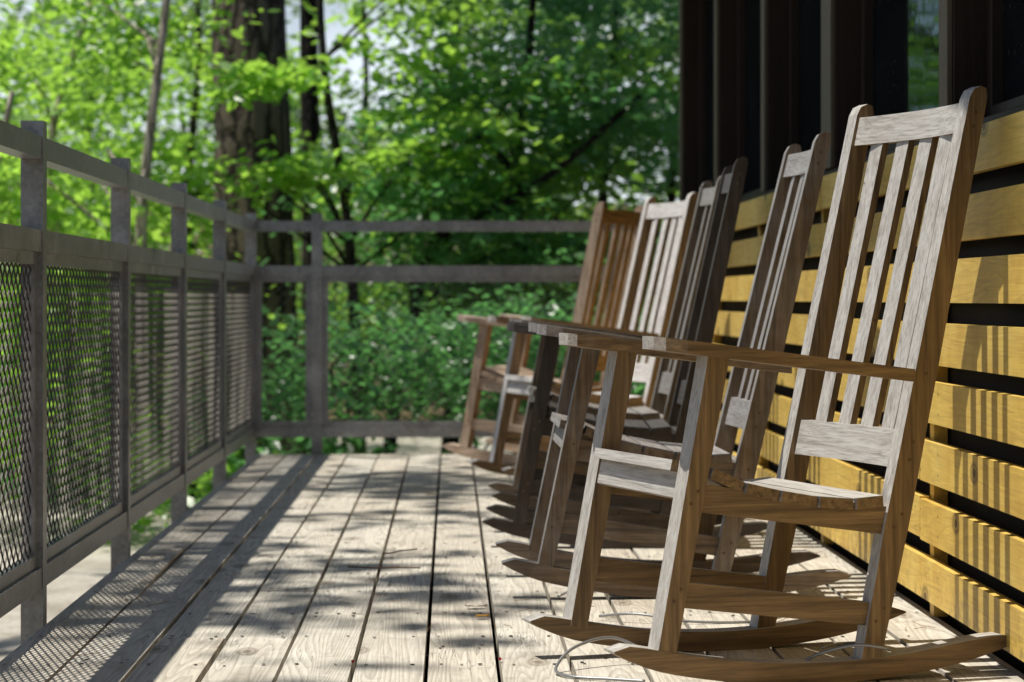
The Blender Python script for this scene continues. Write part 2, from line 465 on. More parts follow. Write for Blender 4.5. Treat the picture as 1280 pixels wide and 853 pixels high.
# ------------------------------------------------------------------ building
bld = empty('building', (1.1, 0, 0))
tag(bld, 'dark timber building with yellow slatted lower wall and dusty windows behind the chairs', 'building')
SX = 1.088
SP = [2.32, 3.87, 5.40, 7.06, 8.56, 10.1, 11.66]
bw = random.Random(11)
BO = Vector((1.1, 0, 0))
def bpart(name, bm, mats, bevel=0, seg=1, parent=None):
    bmesh.ops.translate(bm, verts=bm.verts, vec=-BO)
    return bm_obj(name, bm, mats, parent or bld, bevel, seg)
for i in range(8):
    zt = 1.094 - .1365*i
    bm = bmesh.new()
    cuts = [1.2, 5.63 + (.0 if i in (4, 6, 5) else bw.choice([-1.55, 1.5])), 8.5 if i % 2 else 10.05, 11.7]
    for a, b in zip(cuts[:-1], cuts[1:]):
        dz = bw.uniform(-.003, .003); dx = bw.uniform(0, .004)
        box(bm, SX+dx, SX+.022+dx, a+.0015, b-.0015, zt-.095+dz, zt+dz)
    es = [e for e in bm.edges if e.calc_face_angle(0) > .5]
    bmesh.ops.bevel(bm, geom=es, offset=.002, segments=1, affect='EDGES')
    for a, b in zip(cuts[:-1], cuts[1:]):
        ys = [a+.03, b-.03]+[p for p in SP if a+.1 < p < b-.1]
        for yn in ys:
            for zz in (zt-.025, zt-.07):
                c = [bm.verts.new((SX-.0012, yn+.0032*math.cos(t*math.pi/3)+bw.uniform(-.002, .002), zz+.0032*math.sin(t*math.pi/3))) for t in range(6)]
                bm.faces.new(c).material_index = 1
    bpart('wall_slat', bm, [M_YEL, M_NAIL])
for p in SP:
    bm = bmesh.new(); box(bm, SX+.030, SX+.062, p+.2, p+.245, .0, 1.06)
    bpart('batten', bm, M_YEL)
bm = bmesh.new(); box(bm, 1.155, 1.175, 1.0, 11.7, -.2, 1.09)
bpart('backing_panel', bm, M_BLACK)
bm = bmesh.new(); box(bm, 1.118, 1.26, 1.0, 11.7, 1.092, 1.118)
bpart('window_sill', bm, M_POST, .003)
for p in SP:
    wd = .10 if p != 7.06 else .19
    bm = bmesh.new(); box(bm, 1.1215, 1.24, p, p+wd, 1.1185, 2.56)
    po = bpart('post', bm, M_POST, .003)
    bm = bmesh.new(); box(bm, 1.108, 1.1212, p+.004, p+wd-.004, 1.12, 2.55)
    bpart('post_facing', bm, M_FACE, .002, 1, po)
for a, b in zip(SP[:-1], SP[1:]):
    a2 = a + (.19 if a == 7.06 else .10)
    bm = bmesh.new()
    y0, y1, z0, z1 = a2+.001, b-.001, 1.119, 2.555
    box(bm, 1.195, 1.238, y0, y0+.05, z0, z1); box(bm, 1.195, 1.238, y1-.05, y1, z0, z1)
    box(bm, 1.196, 1.237, y0+.05, y1-.05, z0, z0+.045); box(bm, 1.196, 1.237, y0+.05, y1-.05, z1-.05, z1)
    wf = bpart('window_frame', bm, M_POST, .002)
    bm = bmesh.new(); box(bm, 1.222, 1.227, y0+.04, y1-.04, z0+.04, z1-.04)
    bpart('pane', bm, M_GLASS, 0, 1, wf)
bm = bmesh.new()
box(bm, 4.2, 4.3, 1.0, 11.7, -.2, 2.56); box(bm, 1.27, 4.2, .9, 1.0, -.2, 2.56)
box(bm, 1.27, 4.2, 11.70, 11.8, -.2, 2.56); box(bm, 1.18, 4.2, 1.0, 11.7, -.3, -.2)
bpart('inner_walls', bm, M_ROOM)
bm = bmesh.new()
box(bm, .56, 4.6, .4, 12.0, 2.565, 2.70)
box(bm, .545, .558, .4, 12.0, 2.52, 2.72)
bpart('roof', bm, M_TRIM)  # pale unseen underside, picked to bounce light onto the slats

# ------------------------------------------------------------------ rocking chairs
def stile_a(z): return .428 + (z-.0436)*.2155
def leg_a(z): return (z-.0674)*.1905
HW = .234

def bar_poly(p0, p1, w0, w1):
    d = Vector((p1[0]-p0[0], p1[1]-p0[1])).normalized(); q = Vector((-d.y, d.x))
    return [(p0[0]-q.x*w0, p0[1]-q.y*w0), (p1[0]-q.x*w1, p1[1]-q.y*w1), (p1[0]+q.x*w1, p1[1]+q.y*w1), (p0[0]+q.x*w0, p0[1]+q.y*w0)]

RC, RR = .335, 1.62
def arc(a): return RR - math.sqrt(RR*RR-(a-RC)**2)

M_PLUG = m_plain('dark_wood_plug', (.10, .058, .024), .6)
def plugs(o, s, spots, rad=.0036):
    bm = bmesh.new(); bm.from_mesh(o.data)
    for a, z in spots:
        y = s*(HW+.0007)
        vs = [bm.verts.new((a+rad*math.cos(t*math.pi/5), y, z+rad*math.sin(t*math.pi/5)*(1 if s < 0 else -1))) for t in range(10)]
        bm.faces.new(vs).material_index = 1
    bm.to_mesh(o.data); bm.free(); o.data.materials.append(M_PLUG)

def make_chair():
    root = empty('rocking_chair')
    for s in (-1, 1):
        # rocker
        bm = bmesh.new(); lo, hi = [], []
        for k in range(29):
            a = -.106 + (.752+.106)*k/28
            t0, t1 = (a+.106)/.115, (.752-a)/.17
            th = .041*math.sqrt(max(0, min(1, t0)*(2-min(1, t0))))*math.sqrt(max(0, min(1, t1)*(2-min(1, t1))))
            base = arc(a) + (.016*(1-min(1, t0))**2) + .008*(1-min(1, t1))**2
            lo.append((a, base)); hi.append((a, base+max(th, .0035)))
        y0 = s*HW - s*.047; y1 = s*HW + s*.001
        prism(bm, lo + hi[::-1], min(y0, y1), max(y0, y1))
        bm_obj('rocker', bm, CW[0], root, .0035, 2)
        # rear post
        bm = bmesh.new()
        zb = .040
        P = [(stile_a(zb)-.021, zb), (stile_a(.30)-.026, .30), (stile_a(.62)-.024, .62), (stile_a(1.13)-.020, 1.13), (stile_a(1.146)-.014, 1.147), (stile_a(1.153), 1.154),
             (stile_a(1.153)+.012, 1.150), (stile_a(1.13)+.020, 1.134), (stile_a(.62)+.024, .62), (stile_a(.30)+.026, .30), (stile_a(zb)+.021, zb)]
        ya, yb = s*HW, s*(HW-.035)
        prism(bm, P, min(ya, yb), max(ya, yb))
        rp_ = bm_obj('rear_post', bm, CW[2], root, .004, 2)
        plugs(rp_, s, [(stile_a(z)+o, z) for z, o in ((.115, -.006), (.14, .006), (.295, -.006), (.32, .006), (.425, 0), (.46, 0), (1.075, 0), (1.102, 0), (.592, 0))])
        # front leg
        bm = bmesh.new()
        prism(bm, bar_poly((leg_a(.064), .064), (leg_a(.628), .628), .0185, .0215), min(s*HW, s*(HW-.048)), max(s*HW, s*(HW-.048)))
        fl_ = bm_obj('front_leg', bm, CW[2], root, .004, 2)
        plugs(fl_, s, [(leg_a(z)+o, z) for z, o in ((.17, -.005), (.192, .005), (.352, -.005), (.375, .005))])
        # arm: wide rounded front, narrow end outside the rear post
        bm = bmesh.new()
        out = [(-.012, .168), (-.026, .182), (-.031, .205), (-.026, .232), (-.010, .252), (.03, .262), (.20, .266), (.40, .263), (.508, .2585), (.508, .2365), (.42, .2365), (.36, .222), (.22, .190), (.05, .164)]
        def az(a): return .667 - (a+.03)*.122
        top = [bm.verts.new((a, s*l, az(a))) for a, l in out]
        bot = [bm.verts.new((a, s*l, az(a)-.0245)) for a, l in out]
        bm.faces.new(top); bm.faces.new(bot[::-1]); n_ = len(out)
        for k in range(n_): bm.faces.new((top[k], bot[k], bot[(k+1) % n_], top[(k+1) % n_]))
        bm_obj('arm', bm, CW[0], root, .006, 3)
        # seat side rail and stretcher
        for nm, q in (('side_rail', [(leg_a(.34)+.014, .335), (stile_a(.28)-.018, .281), (stile_a(.33)-.018, .334), (leg_a(.38)+.014, .387)]),
                      ('stretcher', [(leg_a(.16)+.014, .156), (stile_a(.1)-.016, .106), (stile_a(.148)-.016, .150), (leg_a(.2)+.014, .204)])):
            bm = bmesh.new(); y0, y1 = s*(HW-.008), s*(HW-.033)
            prism(bm, q, min(y0, y1), max(y0, y1))
            bm_obj(nm, bm, CW[0], root, .003, 1)
    # front apron
    bm = bmesh.new(); box(bm, -.012, .012, -(HW-.049), HW-.049, -.029, .029)
    bmesh.ops.rotate(bm, verts=bm.verts, cent=(0, 0, 0), matrix=Matrix.Rotation(.19, 3, 'Y'))
    bmesh.ops.translate(bm, verts=bm.verts, vec=(leg_a(.385)-.006, 0, .383))
    bm_obj('front_apron', bm, CW[1], root, .003, 1)
    # rear cross rail under the seat
    bm = bmesh.new(); box(bm, stile_a(.31)-.012, stile_a(.31)+.012, -(HW-.036), HW-.036, .275, .335)
    bm_obj('rear_apron', bm, CW[1], root, .003, 1)
    # seat slats, run from side to side, dished
    prof = [(.031, .4325), (.094, .419), (.163, .3885), (.2355, .372), (.315, .358), (.392, .352), (.455, .358)]
    for k in range(6):
        (a0, z0), (a1, z1) = prof[k], prof[k+1]
        d = Vector((a1-a0, z1-z0)).normalized(); q = Vector((d.y, -d.x))
        g = .0035
        th = .021
        p = [(a0+d.x*g, z0+d.y*g), (a1-d.x*g, z1-d.y*g)]
        hw = HW+.001 if k else HW-.050
        bm = bmesh.new(); prism(bm, [p[0], p[1], (p[1][0]+q.x*th, p[1][1]+q.y*th), (p[0][0]+q.x*th, p[0][1]+q.y*th)], -hw, hw)
        if k == 0:
            for v in bm.verts: pass
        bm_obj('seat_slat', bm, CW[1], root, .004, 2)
    # back: lower rail, crest rail (curved), slats
    def cross(nm, z0, z1, bow, th=.013):
        bm = bmesh.new(); n_ = 10; rings = []
        w = HW-.0355
        for k in range(n_+1):
            y = -w + 2*w*k/n_; b = bow*(1-(y/w)**2)
            rings.append([bm.verts.new((stile_a(z)+b+o, y, z + rz)) for z, o, rz in ((z0, -th, .0), (z1, -th, 0), (z1, th, 0), (z0, th, 0))])
        for k in range(n_):
            for j in range(4): bm.faces.new((rings[k][j], rings[k][(j+1) % 4], rings[k+1][(j+1) % 4], rings[k+1][j]))
        bm.faces.new(rings[0]); bm.faces.new(rings[-1][::-1])
        bm_obj(nm, bm, CW[1], root, .004, 2)
    cross('lower_back_rail', .408, .480, .012)
    cross('crest_rail', 1.064, 1.124, .022)
    for l in (-.134, -.0447, .0447, .134):
        b = 1-(l/.199)**2
        bm = bmesh.new()
        prism(bm, [(stile_a(.478)+.012*b-.008, .479), (stile_a(1.065)+.022*b-.008, 1.0655), (stile_a(1.065)+.022*b+.007, 1.0655), (stile_a(.478)+.012*b+.007, .479)], l-.0235, l+.0235)
        bm_obj('back_slat', bm, CW[2], root, .003, 2)
    return root

def copy_tree(o, parent=None):
    c = o.copy(); COL.objects.link(c); c.parent = parent
    for ch in list(o.children): copy_tree(ch, c)
    return c

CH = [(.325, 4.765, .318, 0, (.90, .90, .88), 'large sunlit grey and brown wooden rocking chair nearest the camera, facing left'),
      (.2255, 6.1762, .0142, .0199, (.6, .6, .62), 'weathered wooden rocking chair directly behind the nearest one, second in the row'),  # tint lowered to carry the tree shade on this chair
      (.2089, 7.3956, -.0393, -.0054, (.15, .145, .15), 'wooden rocking chair with tree shade in its dark tint, third in the row'),  # very dark tint puts tree shade into the wood colour
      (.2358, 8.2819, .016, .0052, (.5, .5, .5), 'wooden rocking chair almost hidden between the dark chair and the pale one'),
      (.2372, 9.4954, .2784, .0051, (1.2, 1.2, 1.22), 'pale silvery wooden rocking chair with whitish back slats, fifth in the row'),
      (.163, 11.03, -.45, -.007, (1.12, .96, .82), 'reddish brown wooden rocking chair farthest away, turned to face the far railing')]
proto = make_chair()
chairs = []
for i, (x, y, yaw, tilt, colr, label) in enumerate(CH):
    o = proto if i == 0 else copy_tree(proto)
    mz = min(-(a-0)*math.sin(tilt) + arc(a)*math.cos(tilt) for a in [k*.01 for k in range(0, 70)])
    o.location = (x - .0*math.cos(yaw), y, -mz)
    o.rotation_euler = (0, tilt, yaw)
    if i == 0: o.scale = (1, 1.075, 1)
    tag(o, label, 'rocking chair', 'wooden rocking chairs lined up on the deck')
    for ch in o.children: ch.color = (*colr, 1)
    chairs.append(o)

# ------------------------------------------------------------------ cables, leaves and twigs on the deck
M_CABLE = m_plain('steel_cable', (.30, .30, .30), .4, .6)
def cable(pts, label, r=.0032):
    bm = bmesh.new(); tube(bm, smooth_path(pts, 8), r, 8)
    o0 = Vector(pts[0])
    bmesh.ops.translate(bm, verts=bm.verts, vec=-o0)
    o = bm_obj('security_cable', bm, M_CABLE, None, 0, 1, True); o.location = o0
    return tag(o, label, 'cable', 'steel cables tying the chairs together')
cable([(.42, 4.84, .012), (.33, 4.86, .055), (.245, 4.80, .045), (.205, 4.74, .012), (.23, 4.68, .006), (.30, 4.65, .006), (.37, 4.62, .006)],
      'looped grey steel cable lying between the front legs of the nearest chair')
cc = cable([(.58, 4.66, .008), (.64, 4.66, .012), (.70, 4.655, .05), (.775, 4.64, .072), (.83, 4.635, .068), (.845, 4.67, .06), (.83, 4.72, .062), (.77, 4.735, .062), (.72, 4.69, .06)],
      'grey steel cable with a crimped end looped round the rear leg of the nearest chair')
bm = bmesh.new(); tube(bm, [(-.01, 0, 0), (.0, 0, 0), (.055, 0, .003), (.065, 0, .004)], [.0032, .0065, .0065, .0032], 10)
bm_obj('crimp_sleeve', bm, M_CABLE, cc, 0, 1, True)
cable([(.26, 5.9, .01), (.36, 5.95, .05), (.45, 6.0, .085), (.52, 5.95, .05), (.56, 5.88, .012), (.66, 5.86, .008)], 'grey steel cable arching behind the stretcher of the second chair')
cable([(.34, 5.55, .008), (.42, 5.5, .02), (.55, 5.47, .006), (.72, 5.5, .006), (.84, 5.6, .03)], 'grey steel cable on the boards under the far rocker of the nearest chair', .003)

M_DRY = [m_plain('dry_leaf_pale', (.62, .55, .45), .7), m_plain('dry_leaf_amber', (.55, .30, .06), .6), m_plain('red_bit', (.5, .02, .03), .6), m_plain('twig_brown', (.10, .055, .03), .8)]
def deck_pt(px, py): 
    d = 3022*.738/(py-373); return (px-564)/3022*d, d
def dleaf(px, py, L, rz, mi, label):
    x, y = deck_pt(px, py); bm = bmesh.new(); rr = random.Random(int(px)); n_ = 9; up, dn = [], []
    for k in range(n_+1):
        t = k/n_; w = .28*L*math.sin(math.pi*t**.8)*(1+.25*math.sin(t*19)); z = .003+.012*L*10*abs(t-.5)**2+rr.uniform(0, .002)
        up.append(bm.verts.new((L*(t-.5), w, z+.004))); dn.append(bm.verts.new((L*(t-.5), -w, z+.003)))
    mid = [bm.verts.new((L*(k/n_-.5), 0, .003+rr.uniform(0, .001))) for k in range(n_+1)]
    for k in range(n_):
        for A, B in ((up, mid), (mid, dn)):
            try: bm.faces.new((A[k], A[k+1], B[k+1], B[k]))
            except ValueError: pass
    bmesh.ops.remove_doubles(bm, verts=bm.verts, dist=1e-5)
    o = bm_obj('fallen_leaf', bm, M_DRY[mi]); o.location = (x, y, .002); o.rotation_euler = (0, 0, rz)
    tag(o, label, 'leaf', 'fallen leaves on the deck boards')
dleaf(595, 761, .055, .1, 0, 'pale curled dry leaf lying on the deck left of the chair rockers')
dleaf(603, 774, .034, .4, 1, 'small amber dry leaf just in front of the pale curled leaf')
dleaf(625, 829, .014, 1.4, 2, 'tiny red scrap in the board gap left of the nearest rocker')
dleaf(441, 832, .012, 1.2, 2, 'tiny red scrap in the board gap in the middle of the deck foreground')
dleaf(1137, 640, .05, .9, 1, 'amber dry leaf by the foot of the yellow slatted wall')
def twig(px, py, L, rz, label):
    x, y = deck_pt(px, py); bm = bmesh.new(); rr = random.Random(int(px*3))
    pts = [(L*(t-.5), .03*L*rr.uniform(-1, 1), .006+.003*rr.random()) for t in (0, .25, .5, .75, 1)]
    tube(bm, smooth_path(pts, 4), .0022, 6)
    tube(bm, [pts[2], (pts[2][0]+.2*L, .12*L, .008)], [.0018, .001], 5)
    o = bm_obj('twig', bm, M_DRY[3]); o.location = (x, y, 0); o.rotation_euler = (0, 0, rz)
    tag(o, label, 'twig', 'twigs lying on the deck')
twig(500, 693, .16, .9, 'short forked brown twig on the sunny middle boards')
twig(480, 713, .20, -.15, 'long thin brown twig lying across two boards in the middle of the deck')

bm = bmesh.new(); rl = random.Random(17)
for k in range(110):
    if k % 3: x, y = rl.uniform(-.9, 1.08), rl.uniform(4.4, 11.2)
    else: x, y = 1.075-abs(rl.gauss(0, .05)), rl.uniform(4.4, 9)
    if k % 5 == 0: x = rl.choice(gaps)+rl.uniform(-.004, .004)
    L = rl.uniform(.03, .085); t = rl.uniform(0, math.pi) if k % 5 else math.pi/2+rl.gauss(0, .15)
    dx, dy = math.cos(t)*L/2, math.sin(t)*L/2; b_ = rl.uniform(-.012, .012)
    tube(bm, [(x-dx, y-dy, .0035), (x-dy*.02+b_*.5, y+b_*.5, .0045), (x+dx, y+dy, .0035+rl.uniform(0, .006))], .0007, 4)
tag(bm_obj('pine_needles', bm, m_plain('dry_needles', (.26, .15, .07), .8)), 'dry brown pine needles scattered over the deck boards', 'needles', None, 'stuff')

# ------------------------------------------------------------------ trees
def px_at(px, d): return (px-564)/3022*d
def pz_at(py, d): return .738-(py-373)/3022*d

def leaf_object(name, P, size, mat, parent, rng, tilt=.5, stuff=False):
    """P (n,3) leaf positions: one folded leaf-shaped face pair each"""
    n = len(P)
    th = rng.uniform(0, 2*np.pi, n)
    d = np.stack([np.cos(th), np.sin(th), rng.normal(-.25, .35, n)], 1); d /= np.linalg.norm(d, axis=1)[:, None]
    up = np.stack([rng.normal(0, tilt, n), rng.normal(0, tilt, n), np.ones(n)], 1)
    s = np.cross(d, up); s /= np.linalg.norm(s, axis=1)[:, None]
    u = np.cross(s, d)
    L = size*rng.uniform(.6, 1.35, n)[:, None]; W = L*rng.uniform(.22, .36, n)[:, None]
    bend = L*rng.uniform(-.02, .12, n)[:, None]
    V = np.empty((n, 6, 3))
    V[:, 0] = P; V[:, 1] = P+d*L*.35+s*W+u*bend; V[:, 2] = P+d*L*.75+s*W*.7+u*bend*.6
    V[:, 3] = P+d*L; V[:, 4] = P+d*L*.75-s*W*.7+u*bend*.6; V[:, 5] = P+d*L*.35-s*W+u*bend
    V = V.reshape(-1, 3)
    b = (np.arange(n)*6)[:, None]
    F = np.concatenate([b+np.array([0, 1, 2, 3]), b+np.array([0, 3, 4, 5])], 1).reshape(-1)
    me = bpy.data.meshes.new(name)
    me.vertices.add(len(V)); me.vertices.foreach_set('co', V.ravel().astype(np.float32))
    me.loops.add(len(F)); me.loops.foreach_set('vertex_index', F.astype(np.int32))
    me.polygons.add(2*n); me.polygons.foreach_set('loop_start', (np.arange(2*n)*4).astype(np.int32))
    me.update(calc_edges=True); me.validate()
    me.materials.append(mat)
    return link(name, me, parent)

def sprays(rng, centers, per, rad, flat=.28):
    P = []
    for c in centers:
        k = max(3, int(per*rng.uniform(.5, 1.5))); r = rad*rng.uniform(.6, 1.4)
        q = rng.normal(0, 1, (k, 3))*np.array([r, r, r*flat])*.6
        ax = rng.normal(0, .25, 2); q[:, 2] += q[:, 0]*ax[0]+q[:, 1]*ax[1]
        P.append(q+np.array(c))
    return np.concatenate(P)

def ell(rng, c, r, n, hollow=.35):
    v = rng.normal(0, 1, (n, 3)); v /= np.linalg.norm(v, axis=1)[:, None]
    rr = (hollow+(1-hollow)*rng.uniform(0, 1, n)**.5)[:, None]
    return v*rr*np.array(r)+np.array(c)

def tree(name, label, base, trunk_pts, trunk_r, bark, crowns, leaf, size, n_spray, per, rad, seed, cat='tree', group=None, limbs=5, tilt=.8, flat=.3, sides=10):
    """trunk_pts relative to base; crowns: list of (centre, radii) relative to base"""
    rng = np.random.default_rng(seed); rr = random.Random(seed)
    root = empty(name, base); tag(root, label, cat, group)
    C = []
    for c, r in crowns: C.append(ell(rng, c, r, max(4, int(n_spray/len(crowns)))))
    C = np.concatenate(C)
    bm = bmesh.new()
    path = smooth_path(trunk_pts, 5); n = len(path)
    rad_ = [trunk_r[0]+(trunk_r[1]-trunk_r[0])*i/(n-1) for i in range(n)]
    tube(bm, path, rad_, sides, True, .06, rr)
    for k in range(limbs):
        t = C[rng.integers(len(C))]
        i0 = min(range(n), key=lambda i: abs(path[i].z-(t[2]-.5*abs(t[0]-path[i].x)-.2)))
        p0 = path[i0]; p1 = Vector(t)
        m = (p0+p1)/2+Vector((rr.uniform(-.15, .15), rr.uniform(-.15, .15), rr.uniform(0, .25)))
        r0 = max(.008, rad_[i0]*.45)
        lp_ = smooth_path([p0, m, p1], 4)
        tube(bm, lp_, [r0+(.004-r0)*j/(len(lp_)-1) for j in range(len(lp_))], 6)
    bm_obj('trunk', bm, bark, root, 0, 1, True)
    leaf_object('crown', sprays(rng, C, per, rad, flat), size, leaf, root, rng, tilt)
    return root

# --- big pine and the slim dark trunk
d = 17.5
tree('pine_tree', 'tall pine with a thick dark bark trunk beyond the corner of the railings', (px_at(322, d), d, GZ),
     [(0, 0, -.3), (-.01, 0, 1.5), (-.06, 0, 3.4), (-.1, .1, 7), (-.1, .2, 15)], (.325, .2), M_PINE,
     [((.2, .3, 11.5), (2.2, 2.2, 3.2))], M_LG, .16, 110, 60, .55, 21, limbs=10, sides=28)
d = 19.5
tree('slim_tree', 'slim straight dark trunk just right of the big pine', (px_at(388, d), d, GZ),
     [(0, 0, -.2), (.02, 0, 2), (-.01, 0, 4), (.1, 0, 9)], (.098, .06), M_BARK,
     [((.3, 0, 8.0), (1.8, 1.8, 2.0))], M_LG, .12, 70, 60, .5, 22, limbs=6, sides=14)
# --- pale saplings at the left
d = 15
b = (px_at(176, d), d, GZ)
tree('sapling', 'pale slender leaning sapling with bright yellow green leaves left of the pine', b,
     [(0, 0, -.1), (.0, 0, 1.6), (.04, 0, 2.2), (.15, 0, 3.1), (.25, .1, 4.2)], (.042, .022), M_PALE,
     [((-.75, .5, 2.6), (.8, .6, .8)), ((-.5, .5, 1.7), (.75, .5, .6)), ((-.1, .7, 3.4), (.6, .5, .6))], M_LY, .078, 62, 50, .3, 31, limbs=9)
d = 16.5
tree('sapling', 'thin bent sapling with sunlit leaves at the upper left corner', (px_at(70, d), d, GZ),
     [(0, 0, -.1), (.1, 0, 1.3), (-.05, 0, 2.3), (.25, 0, 3.4)], (.04, .02), M_PALE,
     [((-.4, 0, 2.4), (1.2, 1.0, 1.0)), ((.3, 0, 1.4), (.8, .8, .6))], M_LY, .08, 70, 56, .36, 32, limbs=8)
d = 13.6
tree('sapling', 'leafy bright green sapling close behind the left railing', (px_at(15, d)-.3, d, GZ),
     [(0, 0, -.1), (.05, 0, .8), (.15, 0, 1.7), (.3, 0, 2.5)], (.03, .015), M_PALE,
     [((.1, 0, 1.6), (.8, .8, .9)), ((.3, .1, .8), (.6, .6, .5))], M_LY, .08, 44, 42, .32, 33, limbs=7)
# --- low branch of broad leaves passing in front of the pine
d = 15.8
tree('maple_tree', 'young broadleaf tree with leafy sprays crossing in front of the dark trunks', (px_at(452, d), d, GZ),
     [(0, 0, -.1), (-.03, 0, .9), (-.1, 0, 1.9), (-.25, 0, 2.9), (-.3, 0, 4.2)], (.045, .02), M_BARK,
     [((-.5, -.3, 2.12), (.55, .35, .1)), ((-.6, -.3, 2.75), (.3, .3, .08)), ((.5, .2, 2.4), (.6, .6, .25)), ((.3, .2, 3.2), (.6, .6, .3))], M_LY, .09, 60, 30, .26, 34, limbs=10, flat=.14)
# --- leaning understory tree in the centre
d = 16.2
def rp(px, py, b): return (px_at(px, d)-b[0], 0, pz_at(py, d)-b[2])
b = (px_at(478, d), d, GZ)
tree('leaning_tree', 'crooked dark leaning tree in the middle of the woods with a branch to the right', b,
     [(0, 0, -.1), rp(498, 470, b), rp(520, 380, b), rp(548, 298, b), rp(640, 250, b), rp(705, 205, b), rp(800, 120, b)], (.05, .022), M_BARK,
     [((.8, .3, 1.6), (1.1, .9, .25)), ((1.1, .2, 2.6), (1.1, .9, .3)), ((.3, .4, 2.0), (.8, .8, .25))], M_LD, .08, 90, 52, .36, 35, limbs=9)
# --- understory trees, centre and right
specs = [
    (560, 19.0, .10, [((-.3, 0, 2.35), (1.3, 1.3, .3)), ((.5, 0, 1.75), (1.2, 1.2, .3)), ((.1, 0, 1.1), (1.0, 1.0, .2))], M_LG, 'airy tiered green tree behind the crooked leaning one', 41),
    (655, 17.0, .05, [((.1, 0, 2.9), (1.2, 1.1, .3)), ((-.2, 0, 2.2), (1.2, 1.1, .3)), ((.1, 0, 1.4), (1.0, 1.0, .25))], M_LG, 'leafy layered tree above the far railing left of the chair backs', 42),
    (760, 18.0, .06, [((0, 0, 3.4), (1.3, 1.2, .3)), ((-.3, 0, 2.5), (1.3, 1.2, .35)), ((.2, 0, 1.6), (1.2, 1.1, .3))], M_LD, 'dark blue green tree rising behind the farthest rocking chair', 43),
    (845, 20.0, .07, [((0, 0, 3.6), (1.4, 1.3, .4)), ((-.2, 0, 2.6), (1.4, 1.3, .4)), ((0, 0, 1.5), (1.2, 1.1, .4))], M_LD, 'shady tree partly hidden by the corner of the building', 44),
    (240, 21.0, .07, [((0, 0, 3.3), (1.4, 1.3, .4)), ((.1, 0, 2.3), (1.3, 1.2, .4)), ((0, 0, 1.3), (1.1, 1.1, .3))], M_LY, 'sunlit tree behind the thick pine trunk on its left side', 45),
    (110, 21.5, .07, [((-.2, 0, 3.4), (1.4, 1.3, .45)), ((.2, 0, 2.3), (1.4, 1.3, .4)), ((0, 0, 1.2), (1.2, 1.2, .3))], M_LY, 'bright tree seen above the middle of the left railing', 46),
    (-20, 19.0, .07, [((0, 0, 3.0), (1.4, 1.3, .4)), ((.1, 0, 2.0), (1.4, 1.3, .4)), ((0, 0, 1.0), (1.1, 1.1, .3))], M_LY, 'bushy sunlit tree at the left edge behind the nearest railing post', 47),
    (450, 24.0, .08, [((0, 0, 2.1), (1.7, 1.6, .35)), ((0, 0, 1.3), (1.6, 1.4, .3))], M_LG, 'mid green tree showing right of the slim dark trunk', 48),
    (700, 25.0, .09, [((0, 0, 4.4), (1.9, 1.7, .4)), ((.3, 0, 3.3), (1.9, 1.7, .4)), ((-.2, 0, 2.2), (1.8, 1.6, .35))], M_LY, 'taller bright green tree deep in the woods above the chairs', 49),
    (590, 27.0, .09, [((0, 0, 4.6), (1.6, 1.7, .35)), ((-.3, 0, 2.6), (1.8, 1.7, .4)), ((.4, 0, 1.4), (1.6, 1.5, .3))], M_LY, 'sunny tree in the depth of the woods right of the sky gap', 50),
]
for px, d, r, cr, mat, lab, sd in specs:
    tree('understory_tree', lab, (px_at(px, d), d, GZ), [(0, 0, -.1), (.05, 0, 1.0), (-.04, 0, 2.2), (.06, 0, 3.4), (.02, 0, 4.4)], (r*.8, .02), M_BARK, cr, mat, .08, 36*len(cr), 62, .4, sd,
         group='understory trees in the woods', limbs=14, flat=.16)
# --- shrubs near the ground behind the railings
shr = [(345, 13.2, .55, .75, M_LD, 'dark shrub low behind the railing corner'), (425, 13.6, .5, .95, M_LD, 'leafy shrub behind the far railing next to its post'),
       (590, 14.6, .5, .9, M_LD, 'dark green shrub behind the middle of the far railing'), (640, 13.5, .8, .9, M_LD, 'leafy shrub behind the far railing beside the farthest chair'),
       (760, 14.0, .9, 1.1, M_LD, 'broad shrub mostly hidden behind the rocking chairs'),
       (235, 13.0, .45, .55, M_LG, 'small green shrub seen under the left bottom rail'), (95, 15.5, .8, .9, M_LD, 'dark shrub seen through the left mesh panels'),
       (170, 17.5, .8, .8, M_LG, 'green shrub seen through the second mesh panel'), (5, 17.5, .9, 1.0, M_LD, 'dark shrub behind the nearest mesh panel')]
for i, (px, d, r, h, mat, lab) in enumerate(shr):
    tree('shrub', lab, (px_at(px, d), d, GZ), [(0, 0, -.05), (.03, 0, .3*h), (.0, .02, .8*h)], (.018, .008), M_BARK,
         [((0, 0, (.93 if px > 380 else .5) if px > 300 else h*.62), (r, r*.9, .34 if px > 300 else h*.6))], mat, .07, int(52*r), 44, .27, 60+i, 'shrub', 'shrubs around the deck', limbs=9, tilt=.7, flat=.5, sides=6)

